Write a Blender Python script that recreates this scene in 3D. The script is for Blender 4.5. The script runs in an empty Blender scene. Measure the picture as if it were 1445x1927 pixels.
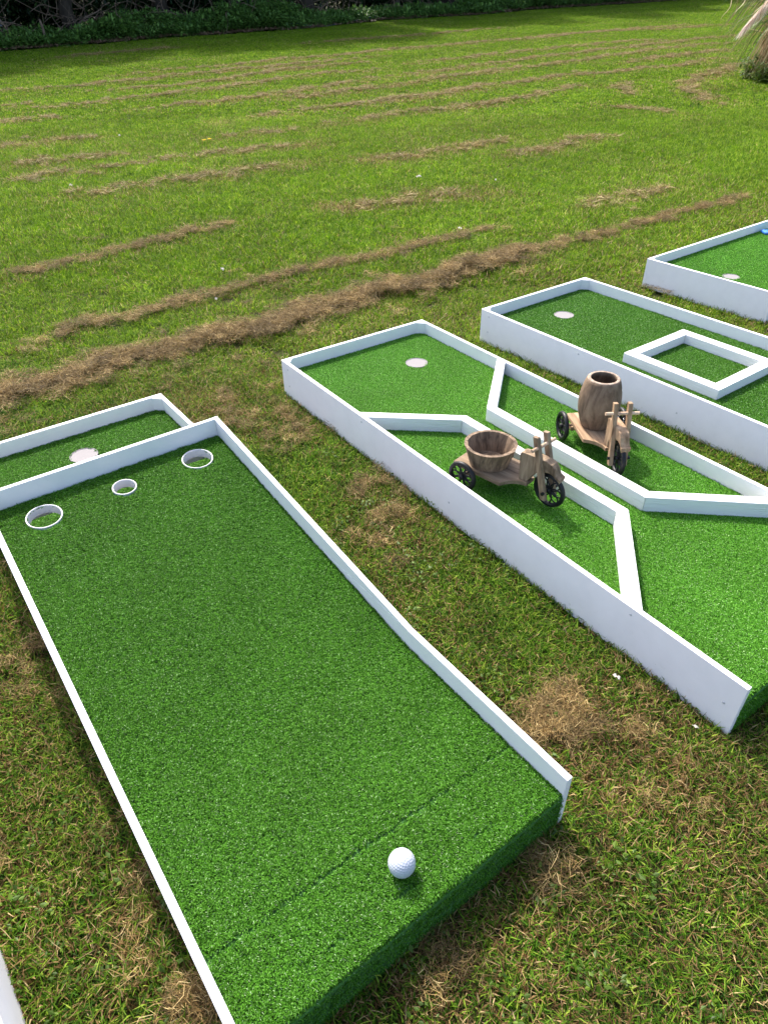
import bpy, bmesh, math, random
import numpy as np
from mathutils import Vector, Matrix
PI = math.pi
rng = np.random.default_rng(7)
random.seed(7)
S = bpy.context.scene
COL = S.collection

# ------------------------------------------------------------------ camera
PITCH, ROLL, CAMH = 0.6451, -0.0188, 1.1616
cam_d = bpy.data.cameras.new('camera'); cam = bpy.data.objects.new('camera', cam_d); COL.objects.link(cam)
cam_d.sensor_fit = 'VERTICAL'; cam_d.sensor_height = 36.0; cam_d.lens = 1283.7 / 1927 * 36
cam_d.clip_start = 0.02; cam_d.clip_end = 600
_r = Vector((1, 0, 0)); _u = Vector((0, math.sin(PITCH), math.cos(PITCH))); _b = Vector((0, -math.cos(PITCH), math.sin(PITCH)))
_c, _s = math.cos(ROLL), math.sin(ROLL)
X = _c * _r + _s * _u; Y = -_s * _r + _c * _u
cam.matrix_world = Matrix(((X.x, Y.x, _b.x, 0), (X.y, Y.y, _b.y, 0), (X.z, Y.z, _b.z, CAMH), (0, 0, 0, 1)))
S.camera = cam
# ------------------------------------------------------------------ world, sun, exposure
SUN_EL = math.radians(49); SUN_AZ = math.atan2(-0.44, 0.90)      # azimuth from +Y towards +X
w = bpy.data.worlds.new('World'); S.world = w; w.use_nodes = True
nt = w.node_tree
sky = nt.nodes.new('ShaderNodeTexSky'); sky.sky_type = 'NISHITA'; sky.sun_disc = False
sky.sun_elevation = SUN_EL; sky.sun_rotation = SUN_AZ; sky.air_density = 1.0; sky.dust_density = 4.0; sky.ozone_density = 1.5
nt.nodes['Background'].inputs[1].default_value = 0.15
nt.links.new(sky.outputs[0], nt.nodes['Background'].inputs[0])
sd = bpy.data.lights.new('sun', 'SUN'); sd.energy = 2.7; sd.angle = math.radians(0.9); sd.color = (1.0, 0.955, 0.88)
sun = bpy.data.objects.new('sun', sd); COL.objects.link(sun)
SDIR = Vector((math.sin(SUN_AZ) * math.cos(SUN_EL), math.cos(SUN_AZ) * math.cos(SUN_EL), math.sin(SUN_EL)))
sun.rotation_euler = SDIR.to_track_quat('Z', 'Y').to_euler(); sun.location = SDIR * 40
S.view_settings.view_transform = 'Standard'; S.view_settings.look = 'None'
S.view_settings.exposure = 1.47; S.view_settings.gamma = 1.0; S.view_settings.use_curve_mapping = False

# ------------------------------------------------------------------ helpers
def tag(o, label=None, cat=None, group=None, kind=None):
    if label: o['label'] = label
    if cat: o['category'] = cat
    if group: o['group'] = group
    if kind: o['kind'] = kind
    return o
def empty(name, loc=(0, 0, 0), rz=0.0):
    o = bpy.data.objects.new(name, None); COL.objects.link(o); o.location = loc; o.rotation_euler = (0, 0, rz)
    o.empty_display_size = 0.1
    return o
def link(name, me, mat, parent=None, loc=(0, 0, 0), rot=(0, 0, 0)):
    o = bpy.data.objects.new(name, me); COL.objects.link(o)
    if mat and not me.materials: me.materials.append(mat)
    o.parent = parent; o.location = loc; o.rotation_euler = rot
    return o
def obj(name, bm, mat, parent=None, loc=(0, 0, 0), rot=(0, 0, 0), smooth=False):
    bmesh.ops.recalc_face_normals(bm, faces=bm.faces)
    me = bpy.data.meshes.new(name); bm.to_mesh(me); bm.free()
    if smooth:
        for p in me.polygons: p.use_smooth = True
    return link(name, me, mat, parent, loc, rot)
def prism(pts, z0, z1, bev=0.0012, axis='z', bm=None):
    """pts: plan outline; extruded z0..z1 along axis z, or (axis='x'/'y') outline in the other two axes."""
    bm = bm or bmesh.new()
    def P(a, b, c):
        return (a, b, c) if axis == 'z' else ((c, a, b) if axis == 'x' else (a, c, b))
    lo = [bm.verts.new(P(a, b, z0)) for a, b in pts]; hi = [bm.verts.new(P(a, b, z1)) for a, b in pts]
    n = len(pts); fs = [bm.faces.new(lo), bm.faces.new(hi)]
    for i in range(n): fs.append(bm.faces.new((lo[i], lo[(i + 1) % n], hi[(i + 1) % n], hi[i])))
    bmesh.ops.recalc_face_normals(bm, faces=bm.faces)
    if bev:
        es = [e for e in bm.edges if len(e.link_faces) == 2 and e.calc_face_angle(0) > 0.6]
        bmesh.ops.bevel(bm, geom=es, offset=bev, segments=2, profile=0.6, affect='EDGES')
    return bm
def box(x0, x1, y0, y1, z0, z1, bev=0.0012):
    return prism([(x0, y0), (x1, y0), (x1, y1), (x0, y1)], z0, z1, bev)
def tube(pts, radii, seg=8, bm=None, closed=False, cap=True):
    bm = bm or bmesh.new(); pts = [Vector(p) for p in pts]; n = len(pts)
    if not hasattr(radii, '__len__'): radii = [radii] * n
    rings = []; ref = None
    for i, p in enumerate(pts):
        a = pts[(i - 1) % n] if (closed or i > 0) else p; b = pts[(i + 1) % n] if (closed or i < n - 1) else p
        t = (b - a).normalized()
        if ref is None: ref = t.orthogonal().normalized()
        ref = (ref - t * ref.dot(t)).normalized(); s = t.cross(ref)
        rings.append([bm.verts.new(p + radii[i] * (math.cos(2 * PI * k / seg) * ref + math.sin(2 * PI * k / seg) * s)) for k in range(seg)])
    for i in range(n if closed else n - 1):
        A, B = rings[i], rings[(i + 1) % n]
        for k in range(seg): bm.faces.new((A[k], A[(k + 1) % seg], B[(k + 1) % seg], B[k]))
    if cap and not closed: bm.faces.new(rings[0][::-1]); bm.faces.new(rings[-1])
    return bm
def lathe(prof, seg=48, bm=None):
    bm = bm or bmesh.new(); rings = []
    for r, z in prof: rings.append([bm.verts.new((r * math.cos(2 * PI * k / seg), r * math.sin(2 * PI * k / seg), z)) for k in range(seg)])
    for A, B in zip(rings, rings[1:]):
        for k in range(seg): bm.faces.new((A[k], A[(k + 1) % seg], B[(k + 1) % seg], B[k]))
    return bm
def ground_z(y): return 0.0 if y < 5 else 0.04 * (y - 5) ** 2 / (y - 2)
def gz(y): y = np.asarray(y, float); return np.where(y < 5, 0, 0.04 * (y - 5) ** 2 / np.maximum(y - 2, 1))
_nd = rng.normal(size=(24, 2)); _np = rng.uniform(0, 6.28, 24)
def noise(x, y, sc, k=0):
    v = 0
    for i in range(8):
        d = _nd[(i + k * 5) % 24]; v = v + np.sin((x * d[0] + y * d[1]) * sc + _np[(i + k * 7) % 24] + 1.3 * np.sin((x * d[1] - y * d[0]) * sc * 0.7 + i))
    return v / 4.0

# ------------------------------------------------------------------ materials
MATS = {}
def newmat(name):
    m = bpy.data.materials.new(name); m.use_nodes = True; t = m.node_tree
    for n in list(t.nodes): t.nodes.remove(n)
    out = t.nodes.new('ShaderNodeOutputMaterial'); MATS[name] = m
    return m, t, out
def N(t, kind, **kw):
    n = t.nodes.new(kind)
    for k, v in kw.items():
        if k.startswith('i_'): n.inputs[k[2:]].default_value = v
        else: setattr(n, k, v)
    return n
def ramp(t, stops, fac=None):
    r = t.nodes.new('ShaderNodeValToRGB'); e = r.color_ramp.elements
    while len(e) < len(stops): e.new(0.5)
    for x, (p, c) in zip(e, stops): x.position = p; x.color = (*c, 1)
    if fac is not None: t.links.new(fac, r.inputs[0])
    return r
def white_paint(name, col, grain=0.0, dirt=0.06, rough=0.5):
    m, t, out = newmat(name); L = t.links.new
    co = N(t, 'ShaderNodeTexCoord'); mp = N(t, 'ShaderNodeMapping')
    mp.inputs['Scale'].default_value = (3, 45, 45) if grain else (9, 9, 9)
    L(co.outputs['Object'], mp.inputs[0])
    n1 = N(t, 'ShaderNodeTexNoise', i_Scale=6.0 if grain else 1.6, i_Detail=6.0, i_Roughness=0.65); L(mp.outputs[0], n1.inputs['Vector'])
    n2 = N(t, 'ShaderNodeTexNoise', i_Scale=160.0, i_Detail=2.0); L(co.outputs['Object'], n2.inputs['Vector'])
    r1 = ramp(t, [(0.3, tuple(c * (1 - dirt) for c in col)), (0.65, col)], n1.outputs[0])
    r2 = ramp(t, [(0.0, (0.25, 0.23, 0.2)), (0.235, (0.3, 0.28, 0.25)), (0.25, (1, 1, 1))], n2.outputs[0])
    mx = N(t, 'ShaderNodeMixRGB', blend_type='MULTIPLY'); mx.inputs[0].default_value = 0.35
    L(r1.outputs[0], mx.inputs[1]); L(r2.outputs[0], mx.inputs[2])
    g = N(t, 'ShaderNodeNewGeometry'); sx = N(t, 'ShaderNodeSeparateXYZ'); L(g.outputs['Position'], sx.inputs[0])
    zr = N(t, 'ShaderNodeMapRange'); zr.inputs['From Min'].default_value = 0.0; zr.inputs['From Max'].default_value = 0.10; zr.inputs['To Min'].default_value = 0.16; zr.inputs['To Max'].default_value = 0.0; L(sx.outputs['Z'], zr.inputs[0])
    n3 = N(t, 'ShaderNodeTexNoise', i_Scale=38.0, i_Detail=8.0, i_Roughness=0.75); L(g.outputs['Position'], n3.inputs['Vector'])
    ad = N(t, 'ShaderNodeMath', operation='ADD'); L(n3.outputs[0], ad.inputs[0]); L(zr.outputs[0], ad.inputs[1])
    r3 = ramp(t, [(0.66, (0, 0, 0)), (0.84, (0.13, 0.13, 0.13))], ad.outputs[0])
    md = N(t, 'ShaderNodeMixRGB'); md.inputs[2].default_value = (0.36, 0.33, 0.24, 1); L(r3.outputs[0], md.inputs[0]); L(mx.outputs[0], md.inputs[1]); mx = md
    b = N(t, 'ShaderNodeBsdfPrincipled', i_Roughness=rough); b.inputs['Specular IOR Level'].default_value = 0.5 if rough < 0.7 else 0.1; L(mx.outputs[0], b.inputs['Base Color'])
    bp = N(t, 'ShaderNodeBump', i_Strength=0.9 if grain else 0.12, i_Distance=0.003 if grain else 0.0008)
    L(n1.outputs[0] if grain else n2.outputs[0], bp.inputs['Height']); L(bp.outputs[0], b.inputs['Normal'])
    L(b.outputs[0], out.inputs[0]); return m
M_board = white_paint('board_paint', (0.79, 0.765, 0.78))
M_rail = white_paint('rail_paint', (0.785, 0.765, 0.77), grain=1)
M_cup = white_paint('cup_plastic', (0.25, 0.232, 0.23), dirt=0.04, rough=0.9)
M_ring = white_paint('ring_plastic', (0.62, 0.60, 0.60), dirt=0.06)
def leafmat(name, stops, rough=0.5, transl=0.35, inst=None, dry_stops=None, tcol=1.25, spec=0.3, wnoise=0.0):
    """blade material: per-blade tone from 'br'; instance attribute 'dry' turns some blades to straw."""
    m, t, out = newmat(name); L = t.links.new
    br = N(t, 'ShaderNodeAttribute', attribute_name='br')
    c = ramp(t, stops, br.outputs['Fac']).outputs[0]
    if dry_stops:
        b2 = N(t, 'ShaderNodeAttribute', attribute_name='b2')
        dr = N(t, 'ShaderNodeAttribute', attribute_name='dry', attribute_type='INSTANCER')
        lt = N(t, 'ShaderNodeMath', operation='LESS_THAN'); L(b2.outputs['Fac'], lt.inputs[0]); L(dr.outputs['Fac'], lt.inputs[1])
        c2 = ramp(t, dry_stops, br.outputs['Fac']).outputs[0]
        mx = N(t, 'ShaderNodeMixRGB'); L(lt.outputs[0], mx.inputs[0]); L(c, mx.inputs[1]); L(c2, mx.inputs[2]); c = mx.outputs[0]
        tn = N(t, 'ShaderNodeAttribute', attribute_name='tone', attribute_type='INSTANCER')
        ad = N(t, 'ShaderNodeMath', operation='ADD'); ad.inputs[1].default_value = 0.0; L(tn.outputs['Fac'], ad.inputs[0])
        hs = N(t, 'ShaderNodeHueSaturation'); L(ad.outputs[0], hs.inputs['Value']); L(c, hs.inputs['Color']); c = hs.outputs[0]
    if wnoise:
        g = N(t, 'ShaderNodeNewGeometry'); nz = N(t, 'ShaderNodeTexNoise', i_Scale=7.0, i_Detail=3.0); L(g.outputs['Position'], nz.inputs['Vector'])
        rr = ramp(t, [(0.3, (1 - wnoise,) * 3), (0.7, (1 + wnoise,) * 3)], nz.outputs[0])
        mm = N(t, 'ShaderNodeMixRGB', blend_type='MULTIPLY'); mm.inputs[0].default_value = 1; L(c, mm.inputs[1]); L(rr.outputs[0], mm.inputs[2]); c = mm.outputs[0]
    b = N(t, 'ShaderNodeBsdfPrincipled', i_Roughness=rough); b.inputs['Specular IOR Level'].default_value = spec
    L(c, b.inputs['Base Color'])
    tr = N(t, 'ShaderNodeBsdfTranslucent'); hv = N(t, 'ShaderNodeHueSaturation'); hv.inputs['Value'].default_value = tcol; L(c, hv.inputs['Color']); L(hv.outputs[0], tr.inputs[0])
    ms = N(t, 'ShaderNodeMixShader'); ms.inputs[0].default_value = transl; L(b.outputs[0], ms.inputs[1]); L(tr.outputs[0], ms.inputs[2])
    L(ms.outputs[0], out.inputs[0]); return m
TURF = [(0.0, (0.006, 0.026, 0.002)), (0.22, (0.028, 0.105, 0.005)), (0.6, (0.072, 0.22, 0.013)), (0.93, (0.14, 0.35, 0.042)), (0.985, (0.34, 0.50, 0.24))]
TURF2 = [(0.0, (0.014, 0.055, 0.003)), (0.22, (0.05, 0.175, 0.009)), (0.6, (0.105, 0.315, 0.023)), (0.93, (0.19, 0.45, 0.06)), (0.985, (0.40, 0.58, 0.26))]
M_turf = leafmat('turf_fibre', TURF, rough=0.5, transl=0.3, spec=0.08, wnoise=0.09)
M_turf2 = leafmat('turf_fibre_pale', TURF2, rough=0.5, transl=0.3, spec=0.08, wnoise=0.09)
GREEN_NEAR = [(0.0, (0.013, 0.042, 0.003)), (0.35, (0.055, 0.138, 0.008)), (0.75, (0.13, 0.235, 0.013)), (1.0, (0.27, 0.35, 0.04))]
GREEN = [(0.0, (0.020, 0.056, 0.003)), (0.3, (0.075, 0.165, 0.005)), (0.7, (0.152, 0.268, 0.008)), (1.0, (0.31, 0.41, 0.035))]
STRAW = [(0.0, (0.06, 0.034, 0.012)), (0.35, (0.18, 0.115, 0.042)), (0.75, (0.34, 0.245, 0.105)), (1.0, (0.54, 0.42, 0.23))]
M_grass = leafmat('lawn_grass', GREEN, rough=0.6, transl=0.4, dry_stops=STRAW, wnoise=0.2, spec=0.12)
M_grass_near = leafmat('trampled_grass', GREEN_NEAR, rough=0.6, transl=0.35, dry_stops=[(0.0, (0.06, 0.032, 0.012)), (0.35, (0.16, 0.095, 0.034)), (0.75, (0.28, 0.185, 0.075)), (1.0, (0.46, 0.34, 0.17))], wnoise=0.25, spec=0.12)
M_straw = leafmat('dry_clippings', [(0.0, (0.05, 0.027, 0.008)), (0.35, (0.18, 0.108, 0.034)), (0.75, (0.35, 0.24, 0.085)), (1.0, (0.56, 0.43, 0.20))], rough=0.7, transl=0.25, dry_stops=[(0, (0.05, 0.028, 0.009)), (0.5, (0.16, 0.10, 0.033)), (1, (0.31, 0.22, 0.085))])
M_straw_far = leafmat('pale_clippings', [(0.0, (0.07, 0.042, 0.012)), (0.35, (0.18, 0.125, 0.04)), (0.75, (0.33, 0.25, 0.10)), (1.0, (0.5, 0.40, 0.2))], rough=0.7, transl=0.25, dry_stops=[(0, (0.05, 0.04, 0.01)), (0.5, (0.13, 0.12, 0.03)), (1, (0.26, 0.22, 0.07))])
M_nettle = leafmat('nettle_leaf', [(0, (0.04, 0.09, 0.016)), (0.6, (0.10, 0.21, 0.038)), (1, (0.18, 0.32, 0.06))], transl=0.3)
M_hedge = leafmat('hedge_leaf', [(0, (0.01, 0.024, 0.008)), (0.6, (0.02, 0.05, 0.014)), (1, (0.045, 0.09, 0.02))], transl=0.25)
M_litter = leafmat('leaf_litter', [(0, (0.06, 0.035, 0.02)), (0.6, (0.16, 0.10, 0.055)), (1, (0.3, 0.2, 0.12))], transl=0.1)
M_weed = leafmat('clover_leaf', [(0, (0.03, 0.06, 0.004)), (0.6, (0.07, 0.13, 0.008)), (1, (0.12, 0.19, 0.015))], transl=0.3)
M_pamp = leafmat('pampas_leaf', [(0, (0.05, 0.09, 0.02)), (0.5, (0.12, 0.16, 0.04)), (0.7, (0.26, 0.19, 0.09)), (1, (0.42, 0.32, 0.17))], transl=0.25)
M_pdry = leafmat('pampas_dry_leaf', [(0, (0.18, 0.11, 0.05)), (0.5, (0.32, 0.21, 0.10)), (1, (0.55, 0.44, 0.26))], transl=0.25)
M_plume = leafmat('pampas_plume', [(0, (0.6, 0.47, 0.39)), (0.5, (0.78, 0.67, 0.59)), (1, (0.88, 0.82, 0.75))], transl=0.45)
def noisemat(name, stops, scale, rough=0.8, bump=0.0, stretch=(1, 1, 1), detail=5, spec=0.3, dist=0.002, coord='Object', obj_var=0.0):
    m, t, out = newmat(name); L = t.links.new
    co = N(t, 'ShaderNodeTexCoord'); mp = N(t, 'ShaderNodeMapping'); mp.inputs['Scale'].default_value = stretch
    L(co.outputs[coord], mp.inputs[0])
    if obj_var:
        oi = N(t, 'ShaderNodeObjectInfo'); mu = N(t, 'ShaderNodeVectorMath', operation='SCALE'); mu.inputs[0].default_value = (37, 17, 53)
        L(oi.outputs['Random'], mu.inputs['Scale']); L(mu.outputs[0], mp.inputs['Location'])
    n = N(t, 'ShaderNodeTexNoise', i_Scale=scale, i_Detail=detail, i_Roughness=0.65, i_Distortion=0.6); L(mp.outputs[0], n.inputs['Vector'])
    r = ramp(t, stops, n.outputs[0]); c = r.outputs[0]
    if obj_var:
        hs = N(t, 'ShaderNodeHueSaturation'); mr = N(t, 'ShaderNodeMapRange'); mr.inputs['To Min'].default_value = 1 - obj_var; mr.inputs['To Max'].default_value = 1 + obj_var
        L(oi.outputs['Random'], mr.inputs[0]); L(mr.outputs[0], hs.inputs['Value']); L(c, hs.inputs['Color']); c = hs.outputs[0]
    b = N(t, 'ShaderNodeBsdfPrincipled', i_Roughness=rough); b.inputs['Specular IOR Level'].default_value = spec
    L(c, b.inputs['Base Color'])
    if bump:
        bp = N(t, 'ShaderNodeBump', i_Strength=bump, i_Distance=dist); L(n.outputs[0], bp.inputs['Height']); L(bp.outputs[0], b.inputs['Normal'])
    L(b.outputs[0], out.inputs[0]); return m
def wood(name, dark, mid, light, stretch, scale=40):
    return noisemat(name, [(0.32, dark), (0.5, mid), (0.68, light)], scale, rough=0.75, bump=0.5, stretch=stretch, detail=8, spec=0.25, dist=0.0015, obj_var=0.14)
W_grey = ((0.085, 0.054, 0.032), (0.20, 0.138, 0.086), (0.325, 0.24, 0.155))
W_warm = ((0.13, 0.076, 0.040), (0.30, 0.195, 0.115), (0.42, 0.295, 0.185))
M_gx = wood('grey_wood_lengthwise', *W_grey, (0.12, 1.4, 1.4)); M_gz = wood('grey_wood_upright', *W_grey, (1.4, 1.4, 0.12))
M_wx = wood('warm_wood_lengthwise', *W_warm, (0.12, 1.4, 1.4)); M_wz = wood('warm_wood_upright', *W_warm, (1.4, 1.4, 0.12))
M_stave = wood('bucket_stave_wood', (0.06, 0.041, 0.027), (0.17, 0.116, 0.074), (0.30, 0.21, 0.135), (1.6, 1.6, 0.14))
M_barrel = wood('barrel_wood', (0.078, 0.051, 0.032), (0.16, 0.108, 0.070), (0.25, 0.178, 0.118), (0.9, 0.9, 0.22), 46)
M_rim = wood('barrel_rim_wood', (0.16, 0.11, 0.08), (0.30, 0.22, 0.16), (0.42, 0.33, 0.26), (1, 1, 1), 60)
M_dowel = wood('dowel_wood', (0.30, 0.19, 0.12), (0.48, 0.33, 0.22), (0.58, 0.43, 0.30), (0.2, 1, 1))
M_bark = noisemat('bark', [(0.3, (0.012, 0.009, 0.006)), (0.7, (0.06, 0.045, 0.032))], 9, bump=0.8, stretch=(1, 1, 0.2), dist=0.02)
M_twig = noisemat('twig', [(0.3, (0.08, 0.05, 0.035)), (0.7, (0.24, 0.17, 0.12))], 9)
M_black = noisemat('black_plastic', [(0.3, (0.006, 0.006, 0.0065)), (0.7, (0.011, 0.011, 0.012))], 60, rough=0.45, spec=0.3)
M_ball = noisemat('ball_cover', [(0.3, (0.40, 0.42, 0.47)), (0.7, (0.44, 0.46, 0.50))], 30, rough=0.32, spec=0.5)
M_back = noisemat('turf_backing', [(0.3, (0.02, 0.07, 0.014)), (0.7, (0.05, 0.15, 0.03))], 90, rough=0.9)
M_blue = noisemat('blue_plastic', [(0.3, (0.04, 0.16, 0.55)), (0.7, (0.06, 0.24, 0.70))], 20, rough=0.35, spec=0.5)
M_hose = noisemat('hose_blue', [(0.3, (0.01, 0.04, 0.16)), (0.7, (0.02, 0.07, 0.24))], 20, rough=0.5)
M_teal = noisemat('teal_plastic', [(0.3, (0.03, 0.16, 0.18)), (0.7, (0.05, 0.24, 0.26))], 20, rough=0.4)
M_slab = noisemat('weathered_sheet', [(0.35, (0.16, 0.18, 0.19)), (0.7, (0.33, 0.36, 0.38))], 2.5, bump=0.3)
M_scrap = noisemat('pale_scrap', [(0.3, (0.55, 0.5, 0.44)), (0.7, (0.8, 0.78, 0.74))], 80)
M_yellow = noisemat('dandelion_yellow', [(0.3, (0.75, 0.5, 0.01)), (0.7, (0.85, 0.65, 0.03))], 60)
def ground_mat():
    m, t, out = newmat('lawn_soil'); L = t.links.new
    g = N(t, 'ShaderNodeNewGeometry')
    n1 = N(t, 'ShaderNodeTexNoise', i_Scale=110.0, i_Detail=6.0, i_Roughness=0.7); L(g.outputs['Position'], n1.inputs['Vector'])
    n2 = N(t, 'ShaderNodeTexNoise', i_Scale=1.3, i_Detail=5.0); L(g.outputs['Position'], n2.inputs['Vector'])
    a = ramp(t, [(0.3, (0.016, 0.013, 0.006)), (0.5, (0.042, 0.034, 0.014)), (0.72, (0.095, 0.07, 0.032))], n1.outputs[0])
    b_ = ramp(t, [(0.3, (0.02, 0.028, 0.006)), (0.55, (0.045, 0.06, 0.012)), (0.75, (0.085, 0.10, 0.025))], n1.outputs[0])
    r2 = ramp(t, [(0.35, (0, 0, 0)), (0.6, (1, 1, 1))], n2.outputs[0])
    mx = N(t, 'ShaderNodeMixRGB'); L(r2.outputs[0], mx.inputs[0]); L(a.outputs[0], mx.inputs[1]); L(b_.outputs[0], mx.inputs[2])
    b = N(t, 'ShaderNodeBsdfPrincipled', i_Roughness=0.95); b.inputs['Specular IOR Level'].default_value = 0.1; L(mx.outputs[0], b.inputs['Base Color'])
    bp = N(t, 'ShaderNodeBump', i_Strength=0.9, i_Distance=0.01); L(n1.outputs[0], bp.inputs['Height']); L(bp.outputs[0], b.inputs['Normal'])
    L(b.outputs[0], out.inputs[0]); return m
M_ground = ground_mat()

# ------------------------------------------------------------------ scatter: one mesh holds a few clump patterns plus anchor points; geometry nodes instance them
def blades(n, half, Lr, Wr, lean, curve, z=(0, 0), az=None, azs=PI, square=True, side=0.0, seed=None):
    r = np.random.default_rng(seed)
    if square: bx, by = r.uniform(-half, half, n), r.uniform(-half, half, n)
    else:
        rr, th = half * np.sqrt(r.uniform(0, 1, n)), r.uniform(0, 2 * PI, n); bx, by = rr * np.cos(th), rr * np.sin(th)
    bz = r.uniform(z[0], z[1], n); ph = r.uniform(-PI, PI, n) if az is None else az + r.normal(0, azs, n)
    Ln = r.uniform(*Lr, n); Wd = r.uniform(*Wr, n); th = np.radians(r.uniform(*lean, n)); cv = np.radians(r.uniform(*curve, n))
    h = np.stack([np.cos(ph), np.sin(ph), 0 * ph], 1); q = np.stack([-np.sin(ph), np.cos(ph), 0 * ph], 1); up = np.array([0, 0, 1.])
    tw = r.uniform(-0.9, 0.9, n)[:, None]
    b = np.stack([bx, by, bz], 1)
    d1 = np.sin(th)[:, None] * h + np.cos(th)[:, None] * up; d2 = np.sin(th + cv)[:, None] * h + np.cos(th + cv)[:, None] * up
    sd_ = r.normal(0, 1, n)[:, None] * side * Ln[:, None]
    m = b + d1 * (0.5 * Ln)[:, None] + q * sd_; t = m + d2 * (0.5 * Ln)[:, None] - q * sd_ * 0.6
    wv = (q * np.cos(tw) + np.cross(d1, q) * np.sin(tw)) * (Wd / 2)[:, None]
    V = np.stack([b - wv * 0.8, b + wv * 0.8, m - wv, m + wv, t], 1).reshape(-1, 3)
    i = np.arange(n) * 5
    F = [(k, k + 1, k + 3, k + 2) for k in i] + [(k + 2, k + 3, k + 4) for k in i]
    return V, F, np.repeat(r.uniform(0, 1, n), 5), np.repeat(r.uniform(0, 1, n), 5)
def leaves(n, half, size, tilt=60, seed=None, zr=(-1, 1), ratio=0.55):
    """small folded leaves spread through a flattened ball"""
    r = np.random.default_rng(seed); V = []; F = []; br = []
    for k in range(n):
        p = r.normal(size=3); p /= np.linalg.norm(p); p *= half * r.uniform(0.25, 1) ** 0.5; p[2] = p[2] * (zr[1] - zr[0]) / 2 + half * (zr[0] + zr[1]) / 2
        a = r.uniform(0, 2 * PI); t = math.radians(r.normal(0, tilt)); s = size * r.uniform(0.6, 1.3)
        u = np.array([math.cos(a) * math.cos(t), math.sin(a) * math.cos(t), math.sin(t)]); v = np.array([-math.sin(a), math.cos(a), 0]); nn = np.cross(u, v)
        i = len(V); V += [p, p + u * s * 0.5 + v * s * ratio * 0.5 - nn * s * 0.1, p + u * s, p + u * s * 0.5 - v * s * ratio * 0.5 - nn * s * 0.1]
        F += [(i, i + 1, i + 2), (i, i + 2, i + 3)]; br += [r.uniform()] * 4
    return np.array(V), F, np.array(br), np.array(br)
_ng = None
def node_group():
    global _ng
    if _ng: return _ng
    g = bpy.data.node_groups.new('scatter_clumps', 'GeometryNodeTree'); g.is_modifier = True
    g.interface.new_socket('Geometry', in_out='INPUT', socket_type='NodeSocketGeometry'); g.interface.new_socket('Geometry', in_out='OUTPUT', socket_type='NodeSocketGeometry')
    n = g.nodes.new; L = g.links.new
    gi, go = n('NodeGroupInput'), n('NodeGroupOutput')
    def attr(name, dt):
        a = n('GeometryNodeInputNamedAttribute'); a.data_type = dt; a.inputs['Name'].default_value = name
        return next(o for o in a.outputs if o.enabled and o.name == 'Attribute')
    pid = attr('pid', 'INT'); cmp_ = n('FunctionNodeCompare'); cmp_.data_type = 'INT'; cmp_.operation = 'LESS_THAN'
    ia = [s for s in cmp_.inputs if s.enabled]; L(pid, ia[0]); ia[1].default_value = 0
    sep = n('GeometryNodeSeparateGeometry'); sep.domain = 'POINT'; L(gi.outputs[0], sep.inputs[0]); L(cmp_.outputs[0], sep.inputs['Selection'])
    sp = n('GeometryNodeSplitToInstances'); sp.domain = 'POINT'; L(sep.outputs['Inverted'], sp.inputs[0]); L(pid, sp.inputs['Group ID'])
    iop = n('GeometryNodeInstanceOnPoints'); L(sep.outputs['Selection'], iop.inputs['Points']); L(sp.outputs[0], iop.inputs['Instance'])
    iop.inputs['Pick Instance'].default_value = True; L(attr('pk', 'INT'), iop.inputs['Instance Index'])
    e = n('FunctionNodeEulerToRotation'); L(attr('rot', 'FLOAT_VECTOR'), e.inputs[0]); L(e.outputs[0], iop.inputs['Rotation'])
    L(attr('sc', 'FLOAT'), iop.inputs['Scale']); L(iop.outputs[0], go.inputs[0])
    _ng = g; return g
def scatter(name, mat, patches, P, rot, sc, dry=None, tone=None, parent=None, pk=None):
    P = np.asarray(P, float); na = len(P)
    V = [p[0] for p in patches]; F = []; off = 0; pid = []
    for k, p in enumerate(patches):
        F += [tuple(int(i) + off for i in f) for f in p[1]]; off += len(p[0]); pid.append(np.full(len(p[0]), k))
    me = bpy.data.meshes.new(name)
    me.from_pydata(np.concatenate(V + [P]).tolist(), [], F)
    def at(nm, ty, arr, key='value'):
        a = me.attributes.new(nm, ty, 'POINT'); a.data.foreach_set(key, np.ascontiguousarray(arr).ravel())
    at('pid', 'INT', np.concatenate(pid + [np.full(na, -1)]).astype(np.int32))
    at('br', 'FLOAT', np.concatenate([p[2] for p in patches] + [np.zeros(na)]).astype(np.float32))
    at('b2', 'FLOAT', np.concatenate([p[3] for p in patches] + [np.zeros(na)]).astype(np.float32))
    z = lambda a, d: np.concatenate([np.zeros(off), np.broadcast_to(np.asarray(a if a is not None else d, float), (na,))]).astype(np.float32)
    at('sc', 'FLOAT', z(sc, 1)); at('dry', 'FLOAT', z(dry, 0)); at('tone', 'FLOAT', z(tone, 1))
    pk = rng.integers(0, len(patches), na) if pk is None else pk
    at('pk', 'INT', np.concatenate([np.zeros(off), pk]).astype(np.int32))
    at('rot', 'FLOAT_VECTOR', np.concatenate([np.zeros((off, 3)), np.broadcast_to(rot, (na, 3))]).astype(np.float32), 'vector')
    o = link(name, me, mat, parent); o['kind'] = 'stuff'
    md = o.modifiers.new('scatter', 'NODES'); md.node_group = node_group()
    return o
def spin(n): a = np.zeros((n, 3)); a[:, 2] = rng.uniform(-PI, PI, n); return a

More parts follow.
